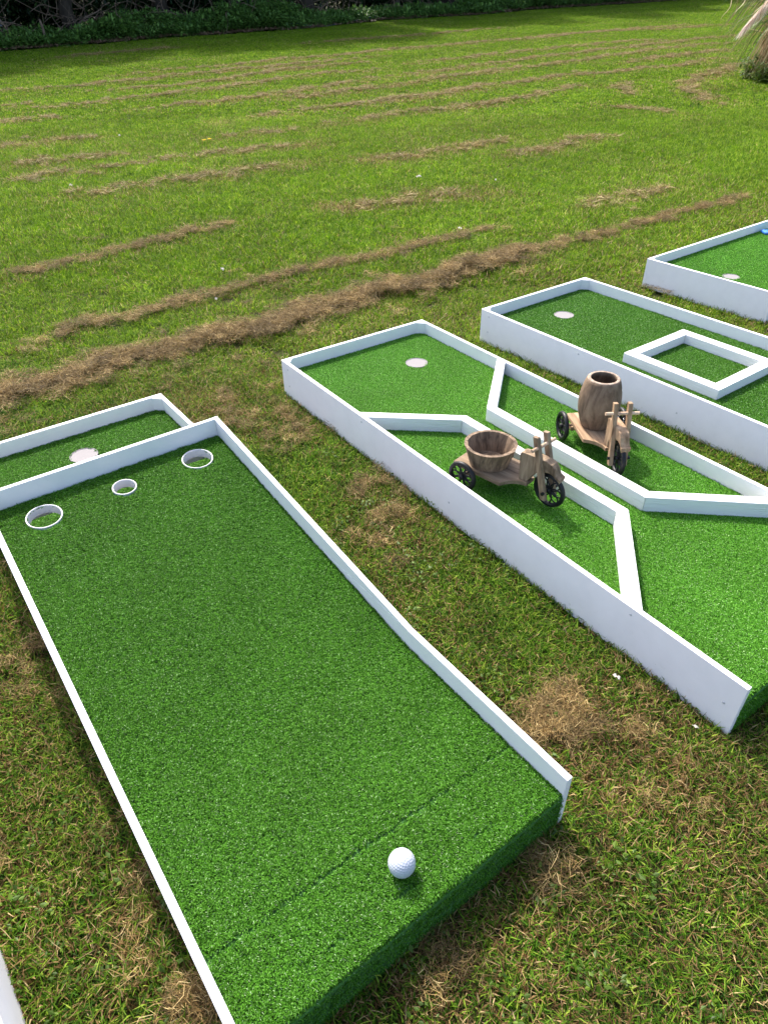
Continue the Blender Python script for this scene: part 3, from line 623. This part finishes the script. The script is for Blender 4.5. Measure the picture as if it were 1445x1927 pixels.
def along(line, step):
    L = np.array(line); s = np.r_[0, np.cumsum(np.hypot(*np.diff(L, axis=0).T))]; q = np.arange(0, s[-1], step)
    i = np.clip(np.searchsorted(s, q, 'right') - 1, 0, len(L) - 2); d = np.diff(L, axis=0)[i]; d /= np.hypot(*d.T)[:, None]
    return np.stack([np.interp(q, s, L[:, 0]), np.interp(q, s, L[:, 1])], 1), np.stack([-d[:, 1], d[:, 0]], 1), q / s[-1]
straw_p = [blades(95, 0.034, (0.015, 0.045), (0.0006, 0.0014), (60, 105), (-45, 45), z=(0.0, 0.016), square=False, side=0.18, seed=600 + k) for k in range(8)]
straw_far = [blades(46, 0.05, (0.03, 0.08), (0.002, 0.0045), (55, 100), (-30, 30), z=(0.0, 0.014), square=False, side=0.12, seed=620 + k) for k in range(6)]
Pn, Sn, Pf = [], [], []
for k, (name, line) in enumerate(ROWS.items()):
    near = np.mean([p[1] for p in line]) < 5.2; main = name == 'r1'
    q, nrm, a = along(line, 0.016 if main else (0.03 if near else 0.05))
    reps = 4 if main else (3 if name in ('r2', 'r3', 'r1b') else 2)
    sprd = rng.uniform(size=(reps, len(q))) < 0.35
    for _ in range(reps):
        wd = (0.040 if main else (0.020 if near else 0.045)) * np.where(sprd[_], 1.9, 1.0)
        wob = 0.02 * np.sin(a * 40 + k) * (1 if near else 3)
        p = q + nrm * (rng.normal(0, wd, len(q)) + wob)[:, None] + rng.normal(0, .012, (len(q), 2))
        thin = noise(p[:, 0], p[:, 1], 2.2 if near else 0.9, k % 4) + (0.9 * noise(p[:, 0], p[:, 1], 9.0, (k + 1) % 4) if near else 0)
        keep = rng.uniform(size=len(p)) < (1.0 if name in ('r1', 'r1b') else np.minimum(1, 5 * np.minimum(a, 1 - a) + 0.08)) * np.clip((0.5 if main else (0.26 if near else 0.27)) + (0.45 if near else 0.36), 0.02, 1)
        p = p[keep]; z = gz(p[:, 1]) + rng.uniform(-0.006, 1, len(p)) * (0.026 * np.clip(0.6 + noise(p[:, 0], p[:, 1], 6, 1), .1, 2) if main else 0.008)
        (Pn if near else Pf).append(np.column_stack([p, z]))
        if near: Sn.append(rng.uniform(.8, 1.3, len(p)))
for (c, rad, n) in HEAPS:
    n = int(n * 0.42); p = np.array(c) + rng.normal(0, rad * 0.85, (n, 2)); Pn.append(np.column_stack([p, rng.uniform(-.004, 0.008, n)]))
# loose wisps over the whole foreground
p = np.column_stack([rng.uniform(-2.2, 2.6, 700), rng.uniform(0.25, 4.6, 700)]); p = p[noise(p[:, 0], p[:, 1], 3.1, 2) > 0.5]
Pn.append(np.column_stack([p, np.full(len(p), -0.002)]))
Pn = np.concatenate(Pn); Pf = np.concatenate(Pf)
tag(scatter('dry_clippings', M_straw, straw_p, Pn, spin(len(Pn)), np.concatenate(Sn + [rng.uniform(.5, .95, len(Pn) - sum(map(len, Sn)))]), dry=rng.uniform(0, .9, len(Pn)), tone=rng.uniform(.5, 1.4, len(Pn))),
    'brown dried grass clippings in rows and heaps on the near lawn', 'clippings')
tag(scatter('dry_clippings', M_straw_far, straw_far, Pf, spin(len(Pf)), rng.uniform(.7, 1.2, len(Pf)), dry=rng.uniform(0, .4, len(Pf)), tone=rng.uniform(.85, 1.3, len(Pf))),
    'thin pale rows of dried clippings striping the far lawn', 'clippings')

# ------------------------------------------------------------------ lawn grass
allrow = np.concatenate([along(l, 0.1)[0] for l in ROWS.values()])
def rowdist(x, y):
    d = np.full(len(x), 9.0)
    for i in range(0, len(allrow), 400): d = np.minimum(d, np.hypot(x[:, None] - allrow[None, i:i + 400, 0], y[:, None] - allrow[None, i:i + 400, 1]).min(1))
    return d
def dryness(x, y):
    fg = np.clip((3.6 - (y - 0.55 * x)) / 2.4, 0, 1)                       # trampled ground round the lanes
    n1, n2 = noise(x, y, 2.6, 1), noise(x, y, 7.0, 3)
    d = 0.085 + 0.07 * fg + (0.07 + 0.20 * fg) * n1 + 0.08 * n2
    d += np.where(y < 5, 0.30, 0.58) * np.exp(-(rowdist(x, y) / np.where(y < 5, 0.11, 0.17)) ** 2) * np.clip(0.75 + 0.5 * noise(x, y, 0.8, 3), .15, 1.2)
    for (c, rad, n) in HEAPS: d += 0.20 * np.exp(-((x - c[0]) ** 2 + (y - c[1]) ** 2) / (rad * 1.7 + 0.05) ** 2)
    d += 0.22 * np.exp(-((y - 0.70 * x - 2.75) / 0.45) ** 2) * (y < 5.5)              # pale band beside the thick row
    return np.clip(d, 0.03, 0.85)
def lawn(d0, d1, tile, patches, jit=0.28, name='grass', lab='', sc=(.85, 1.2), mat=None):
    ys = np.arange(d0, d1, tile); P = []
    for y in ys:
        wx = 0.62 * (max(y, 0) + 0.75) + 0.9
        xs = np.arange(-wx, wx, tile) + rng.uniform(0, tile); P.append(np.column_stack([xs, np.full(len(xs), y)]))
    P = np.concatenate(P); P += rng.uniform(-jit, jit, P.shape) * tile
    P = P[(P[:, 1] < hedge_y(P[:, 0]) - 0.05)]
    def inside(P, q, w_, v0, l_, m=0.05):
        l = np.array([-math.cos(q[2]), -math.sin(q[2])]); d = np.array([math.sin(q[2]), -math.cos(q[2])]); e = P - np.array(q[:2])
        return (e @ l > m) & (e @ l < w_ - m) & (e @ d > v0 + m) & (e @ d < l_ - m)
    for q, w_, v0, l_ in ((LANE_A, WA, V0, LA), (LANE_B, LW, 0, LB), (LANE_C, LW, 0, LB), (LANE_D, LW, 0, LB), (LANE_F, LW, 0, LB)): P = P[~inside(P, q, w_, v0, l_, tile * 0.75)]
    x, y = P[:, 0], P[:, 1]
    tone = 1.0 + 0.07 * noise(x, y, 1.1, 2) + 0.07 * noise(x, y, 4.5, 0) + 0.06 * np.sin((y - 0.72 * x) * 2 * PI / 1.9) * (y > 3.5)
    return tag(scatter(name, mat or M_grass, patches, np.column_stack([P, gz(y) - 0.016]), spin(len(P)), rng.uniform(*sc, len(P)), dry=dryness(x, y), tone=np.clip(tone, .6, 1.5)), lab, 'grass')
HEDGE = [(-30, 3), (-16, 11.5), (-9.44, 16.13), (-7.86, 17.3), (-7.04, 18.1), (-6.2, 18.7), (-5.11, 19.72), (-3.38, 20.79), (-1.99, 21.6), (0.23, 24.19), (3.15, 25.64), (5.13, 27.66), (7.8, 29.2), (14, 33), (24, 39), (40, 50)]
_hx, _hy = np.array(HEDGE).T
def hedge_y(x): return np.interp(x, _hx, _hy)
near_p = [np_ for np_ in ()]
for k in range(8):
    a = blades(470, 0.065, (0.016, 0.036), (0.0012, 0.0027), (8, 70), (5, 60), seed=700 + k)
    b = blades(70, 0.065, (0.012, 0.032), (0.0006, 0.0013), (60, 98), (-20, 20), z=(0.004, 0.018), side=0.12, seed=720 + k)
    b = (b[0], b[1], b[2], b[3] * 0.7)
    near_p.append((np.concatenate([a[0], b[0]]), a[1] + [tuple(i + len(a[0]) for i in f) for f in b[1]], np.r_[a[2], b[2]], np.r_[a[3], b[3]]))
mid_p = [blades(900, 0.14, (0.022, 0.05), (0.002, 0.004), (10, 72), (5, 55), seed=740 + k) for k in range(6)]
far_p = [blades(900, 0.20, (0.02, 0.038), (0.004, 0.0075), (10, 65), (5, 50), seed=760 + k) for k in range(6)]
lawn(-0.5, 2.6, 0.078, near_p, mat=M_grass_near, lab='short mixed green and straw-coloured grass around the putting lanes')
lawn(2.3, 4.2, 0.11, near_p, lab='green grass with pale streaks beside the thick row of clippings')
lawn(3.6, 9.0, 0.17, mid_p, lab='bright green mown grass beyond the putting lanes')
lawn(8.8, 34, 0.26, far_p, lab='bright green mown grass of the far lawn up to the hedge')
# small broad-leaved weeds in the foreground
weed_p = [leaves(12, 0.03, 0.012, 30, seed=800 + k, zr=(0, .25), ratio=0.6) for k in range(5)]
q = np.column_stack([rng.uniform(-.9, 1.1, 420), rng.uniform(0.25, 1.9, 420)]); q = q[noise(q[:, 0], q[:, 1], 4.0, 3) > 0.1]
tag(scatter('ground_weeds', M_weed, weed_p, np.column_stack([q, np.full(len(q), 0.004)]), spin(len(q)), rng.uniform(.6, 1.1, len(q))), 'small broad-leaved weeds among the foreground grass', 'weeds')

# ------------------------------------------------------------------ small litter on the lawn
def scrap(xy, size, label, seed):
    size *= 0.62; r = np.random.default_rng(seed); bm = bmesh.new(); n = 7
    g = [[bm.verts.new(((i / (n - 1) - .5) * size * (0.6 + .8 * math.sin(PI * j / (n - 1))), (j / (n - 1) - .5) * size * 0.6, size * (0.25 * r.uniform() + 0.22 * math.sin(i * 1.3 + j)))) for j in range(n)] for i in range(n)]
    for i in range(n - 1):
        for j in range(n - 1): bm.faces.new((g[i][j], g[i + 1][j], g[i + 1][j + 1], g[i][j + 1]))
    bmesh.ops.solidify(bm, geom=bm.faces[:], thickness=0.0012)
    o = obj('pale_scrap', bm, M_scrap, None, (xy[0], xy[1], ground_z(xy[1]) + 0.014), (0, 0, r.uniform(0, 6)), smooth=True)
    tag(o, label, 'scrap', 'pale scraps lying on the lawn')
SCR = [((-0.84, 3.715), .045, 'largest pale scrap lying beyond the thick row of brown clippings'), ((-0.79, 3.262), .03, 'pale scrap on the thin clippings row behind the thick brown row'),
       ((0.328, 5.949), .05, 'white scrap alone on bright mid-lawn grass above the middle lane'), ((0.504, 4.442), .035, 'white scrap just past the clippings pile behind the square-frame lane'),
       ((0.482, 0.933), .022, 'pale feathery scrap between ramp lane and tricycle lane'), ((0.601, 0.807), .016, 'small white blob near the end of the tricycle lane side board'),
       ((-2.419, 5.881), .04, 'pale scrap at the left of the lawn beside a thin clippings row'), ((-2.651, 7.985), .05, 'pale scrap far out on the left side of the lawn'),
       ((0.917, 5.792), .035, 'pale scrap to the right of the white mid-lawn scrap')]
for k, (a, b, c) in enumerate(SCR): scrap(a, b, c, k)
for xy, sd_n in (((-1.66, 7.41), 'left'), ((-1.62, 7.46), 'right')):
    d = tag(empty('dandelion', (xy[0], xy[1], ground_z(xy[1]))), 'small yellow dandelion, the %s one of a pair out on the lawn' % sd_n, 'flower', 'pair of dandelions')
    obj('stem', tube([(0, 0, -.01), (0.004, 0, .03), (0.002, 0.003, .055)], 0.0015, 6), M_weed, d)
    bm = bmesh.new()
    for k in range(34):
        a = k * 2.399; l = 0.026 * (0.35 + .65 * k / 34); e = 0.9 - 0.8 * k / 34
        t = Vector((math.cos(a) * math.cos(e), math.sin(a) * math.cos(e), math.sin(e))) * l; s = Vector((-math.sin(a), math.cos(a), 0)) * 0.003
        b0 = Vector((0.002, 0.003, .055)); vs = [bm.verts.new(b0 - s * .5), bm.verts.new(b0 + s * .5), bm.verts.new(b0 + t + s), bm.verts.new(b0 + t - s)]; bm.faces.new(vs)
    obj('petals', bm, M_yellow, d)

# ------------------------------------------------------------------ hedge row with nettles, trees and twigs
hl, hn, ha = along(HEDGE, 0.11)
ok = (hl[:, 0] > -15) & (hl[:, 0] < 20); hl, hn = hl[ok], hn[ok]            # hn points away from the lawn (left of travel)
def bank(n, d0, d1, hfun, base=0.05):
    i = rng.integers(0, len(hl), n); dd = rng.uniform(d0, d1, n); p = hl[i] + hn[i] * dd[:, None] + rng.normal(0, .05, (n, 2))
    top = hfun(p[:, 0], p[:, 1], dd); return np.column_stack([p, gz(p[:, 1]) + base + rng.uniform(0, 1, n) ** 0.8 * top])
net_p = [leaves(44, 0.17, 0.085, 30, seed=820 + k, zr=(-.6, .6)) for k in range(6)]
def nh(x, y, dd):
    lo = np.interp(x, [-15, -6.4, -6.0, -5, -2.6, -1.6, 2.5, 3.2, 20], [.25, .25, .5, .4, .5, .2, .16, .5, .6]); return lo * np.clip(0.35 + dd * 1.1, 0, 1) * np.clip(1 + 0.25 * noise(x, y, 1.7, 1), .5, 1.4)
Pk = bank(5200, 0.02, 1.2, nh)
tag(scatter('nettle_bank', M_nettle, net_p, Pk, spin(len(Pk)), rng.uniform(.7, 1.2, len(Pk))), 'dark green bank of nettles along the far edge of the lawn', 'undergrowth')
lit_p = [leaves(26, 0.16, 0.06, 18, seed=840 + k, zr=(0, .1)) for k in range(4)]
Pk = bank(1500, -0.12, 0.35, lambda x, y, d: 0.03 + 0 * x, 0.02)
tag(scatter('leaf_litter', M_litter, lit_p, Pk, spin(len(Pk)), rng.uniform(.6, 1.1, len(Pk))), 'brown leaf litter along the foot of the nettle bank', 'leaf litter')
hed_p = [leaves(60, 0.34, 0.10, 45, seed=860 + k) for k in range(6)]
Pk = bank(12500, 1.5, 5.2, lambda x, y, d: 4.8 + 0 * x, 0.2)
gap = (noise(Pk[:, 0], Pk[:, 2] * 2, 1.5, 2) > 0.95) & (Pk[:, 2] < 2.6)
Pk = Pk[~gap]
Pk = np.concatenate([Pk, bank(6500, 1.7, 5.4, lambda x, y, d: 1.9 + 0 * x, 0.05)])
tag(scatter('hedge', M_hedge, hed_p, Pk, spin(len(Pk)), rng.uniform(.8, 1.5, len(Pk))), 'dense dark hedge mass behind the nettle bank', 'hedge')
tree_x = [-7.9, -6.35, -4.6, -3.1, -1.1, 1.2, 3.4, 5.6, 8.2]
ORD = ['first (leftmost)', 'second', 'third', 'fourth', 'fifth', 'sixth', 'seventh', 'eighth', 'ninth']
for k, tx in enumerate(tree_x):
    i = int(np.argmin(np.abs(hl[:, 0] - tx))); b = hl[i] + hn[i] * random.uniform(1.0, 1.7); bz = float(gz(b[1])) - 0.1
    tr = tag(empty('hedge_tree', (float(b[0]), float(b[1]), bz)), 'dark trunked hedge tree, %s from the left along the far lawn edge' % ORD[k], 'tree', 'trees in the far hedge')
    hgt = random.uniform(5.0, 6.5); r0 = random.uniform(.13, .24)
    tp = [(random.uniform(-.1, .1) * j, random.uniform(-.1, .1) * j, hgt * 0.8 * j / 6) for j in range(7)]
    obj('trunk', tube(tp, [r0 * (1.25 if j == 0 else 1 - j * 0.12) for j in range(7)], 10), M_bark, tr, smooth=True)
    bm = bmesh.new()
    for j in range(40):
        a = random.uniform(0, 2 * PI); z = random.uniform(.2, 1.6) if j < 30 else random.uniform(1.6, 3.2); l = random.uniform(.7, 1.9); pts = [Vector((0, 0, z))]
        d = Vector((math.cos(a), math.sin(a), random.uniform(-.3, .9)))
        for m in range(6):
            d = (d + Vector((random.uniform(-.5, .5), random.uniform(-.5, .5), random.uniform(-.45, .3)))).normalized(); pts.append(pts[-1] + d * l / 6)
        r1 = random.uniform(.010, .026); tube(pts, [r1 * (1 - .13 * m) for m in range(7)], 5, bm)
    obj('branches', bm, M_twig, tr, smooth=True)
    n = 340; p = rng.normal(size=(n, 3)); p /= np.linalg.norm(p, axis=1)[:, None]; p *= rng.uniform(.3, 1, n)[:, None] ** .5
    p = p * np.array([1.5, 1.5, 2.1]) + np.array([0, 0, hgt - 1.7]); p = p[noise(p[:, 0] + tx, p[:, 1] + p[:, 2], 1.6, 1) > -0.5]
    scatter('crown', M_hedge, hed_p[:3], p, spin(len(p)), rng.uniform(.7, 1.2, len(p)), parent=tr)
tg = []
for k in range(700):
    i = rng.integers(0, len(hl)); b = hl[i] + hn[i] * rng.uniform(.3, 1.4); p = np.array([b[0], b[1], gz(b[1]) + rng.uniform(.1, .5)]); d = rng.normal(size=3) * np.array([1, .6, .9]); d /= np.linalg.norm(d); c_ = [p]
    st = rng.uniform(.07, .2)
    for m in range(7): d = d + rng.normal(0, .28, 3); d /= np.linalg.norm(d); c_.append(c_[-1] + d * st)
    tg.append(c_)
bm = bmesh.new()
for c_ in tg:
    r1 = rng.uniform(.004, .011); tube([tuple(q_) for q_ in c_], [r1 * (1 - .1 * m) for m in range(8)], 4, bm, cap=False)
tag(obj('dead_twigs', bm, M_twig, None, smooth=True), 'tangle of bare brown twigs standing in the hedge above the nettles', 'twigs', None, 'stuff')
# things by the hedge
sl = obj('weathered_sheet', prism([(-0.55, 0), (0.22, 0), (0.18, 0.36), (-0.55, 0.42)], -0.02, 0.02, 0.004, 'y'), M_slab, None, (-8.35, 18.35, 0.80), (-0.12, 0, 0.4))
tag(sl, 'weathered grey sheet propped behind the nettles at the top left corner', 'sheet')
bx_ = obj('timber_pile', prism([(-0.8, 0), (0.45, -0.02), (0.42, 0.2), (-0.8, 0.26)], -0.25, 0.2, 0.02, 'y'), M_bark, None, (-8.2, 18.5, 0.52), (0, 0, 0.45))
tag(bx_, 'dark mossy timber under the grey sheet at the top left', 'timber')
tag(obj('wooden_stake', tube([(0.02, 0, -0.3), (0, 0, 0.16), (-.02, 0, .3)], [.03, .028, .02], 8), M_twig, None, (-7.25, 18.35, 0.62)), 'short broken wooden stake standing in the hedge above the nettles', 'stake')
tag(obj('leaning_stick', tube([(0.1, 0, -.3), (0, 0, .4), (-.1, 0, 1.2)], [.02, .018, .014], 8), M_pdry, None, (-2.6, 22.3, 0.9)), 'thin orange-brown stick leaning in the hedge above the nettles', 'stick')
hp = [(-2.35, 21.75, .66), (-2.1, 21.8, .69), (-1.7, 21.95, .62), (-1.3, 22.4, .60), (-0.7, 23.2, .66), (-0.2, 23.75, .74), (0.1, 24.1, .76)]
tag(obj('blue_hose', tube(hp, 0.010, 8), M_hose, None, smooth=True), 'blue hose lying along the foot of the hedge', 'hose')

# ------------------------------------------------------------------ pampas grass at the right edge
def ribbons(curves, wd, seed):
    r = np.random.default_rng(seed); V, F, br = [], [], []
    for c in curves:
        c = np.array(c); n = len(c); s = r.uniform(); t = np.gradient(c, axis=0); sd_ = np.cross(t, r.normal(size=3)); sd_ /= np.linalg.norm(sd_, axis=1)[:, None] + 1e-9
        wv = wd * r.uniform(.6, 1.2) * np.sin(np.linspace(.5, PI - .05, n))[:, None]; i = len(V)
        for a, b in zip(c - sd_ * wv / 2, c + sd_ * wv / 2): V += [a, b]; br += [s, s]
        F += [(i + 2 * k, i + 2 * k + 1, i + 2 * k + 3, i + 2 * k + 2) for k in range(n - 1)]
    return V, F, br
def ribbon_obj(name, curves, wd, mat, parent, seed):
    V, F, br = ribbons(curves, wd, seed); me = bpy.data.meshes.new(name); me.from_pydata([tuple(v) for v in V], [], F)
    a = me.attributes.new('br', 'FLOAT', 'POINT'); a.data.foreach_set('value', np.array(br, np.float32))
    return link(name, me, mat, parent)
PX, PY = 5.86, 11.3
pam = tag(empty('pampas_grass', (PX, PY, ground_z(PY))), 'shaggy pampas grass clump with a pale drooping plume at the right edge', 'pampas grass')
def arch(a, r0, reach, top, droop, n=10):
    t = np.linspace(0, 1, n)[:, None]; d = np.array([math.cos(a), math.sin(a), 0])
    rad = r0 + reach * t ** 1.3; z = top * np.sin(np.minimum(t * 1.9, PI / 1.15)) - droop * t ** 3
    return d * rad + np.array([0, 0, 1]) * z + np.cumsum(rng.normal(0, .008, (n, 3)), 0)
cv = [arch(rng.uniform(0, 2 * PI), rng.uniform(0, .25), rng.uniform(.3, 1.1), rng.uniform(.8, 1.7), rng.uniform(.3, 1.2)) for _ in range(620)]
ribbon_obj('leaves', cv, 0.014, M_pamp, pam, 1)['kind'] = 'stuff'
# hanging dead leaves: a skirt sloping out to the ground
cv = []
for _ in range(620):
    a = rng.uniform(0, 2 * PI); t = np.linspace(0, 1, 8)[:, None]; d = np.array([math.cos(a), math.sin(a), 0]); r1 = rng.uniform(.38, .68); zt = rng.uniform(.9, 1.7)
    cv.append(d * (0.15 + (r1 - .15) * t ** 0.8) + np.array([0, 0, 1]) * (zt * (1 - t) ** 1.0 + 0.03) + np.cumsum(rng.normal(0, .012, (8, 3)), 0))
ribbon_obj('dead_leaves', cv, 0.015, M_pdry, pam, 2)['kind'] = 'stuff'
def plume(base, tip, wid):
    base, tip = np.array(base), np.array(tip); out = []
    for k in range(420):
        a = rng.uniform(0, .85); p0 = base + (tip - base) * a; p0[2] += 0.06 * math.sin(PI * a)
        p1 = p0 + (tip - p0) * rng.uniform(.25, .5) + rng.normal(0, wid * (1 - a * .7), 3) * np.array([1, 1, .6]); p1[2] -= 0.03
        t = np.linspace(0, 1, 5)[:, None]; out.append(p0 * (1 - t) + p1 * t - np.array([0, 0, .03]) * t ** 2)
    return out
ribbon_obj('plume', plume((-0.16, -.05, 1.35), (-1.02, -.1, 0.43), 0.05), 0.009, M_plume, pam, 3)['label'] = 'pale pinkish drooping plume'
cl = []
for k in range(9):
    x = -1.2 + k * 0.075 + rng.uniform(-.03, .03); z0 = rng.uniform(1.0, 1.3); z1 = rng.uniform(.50, .78); t = np.linspace(0, 1, 16)[:, None]
    cl.append(np.array([x + .15, -.1, z0]) * (1 - t) + np.array([x, -.12, z1]) * t + np.array([1, .4, 0]) * 0.035 * np.sin(t * rng.uniform(8, 13) + k) * t)
ribbon_obj('curly_leaf', cl, 0.014, M_pdry, pam, 4)['kind'] = 'stuff'
iv = [leaves(40, 0.10, 0.05, 35, seed=880 + k) for k in range(4)]
a = rng.uniform(0, 2 * PI, 320); r = rng.uniform(.3, .66, 320)
scatter('ivy', M_weed, iv, np.column_stack([r * np.cos(a), r * np.sin(a), rng.uniform(0, .42, 320) * (1 - (r - .3) / .6)]), spin(320), rng.uniform(.6, 1.1, 320), parent=pam)
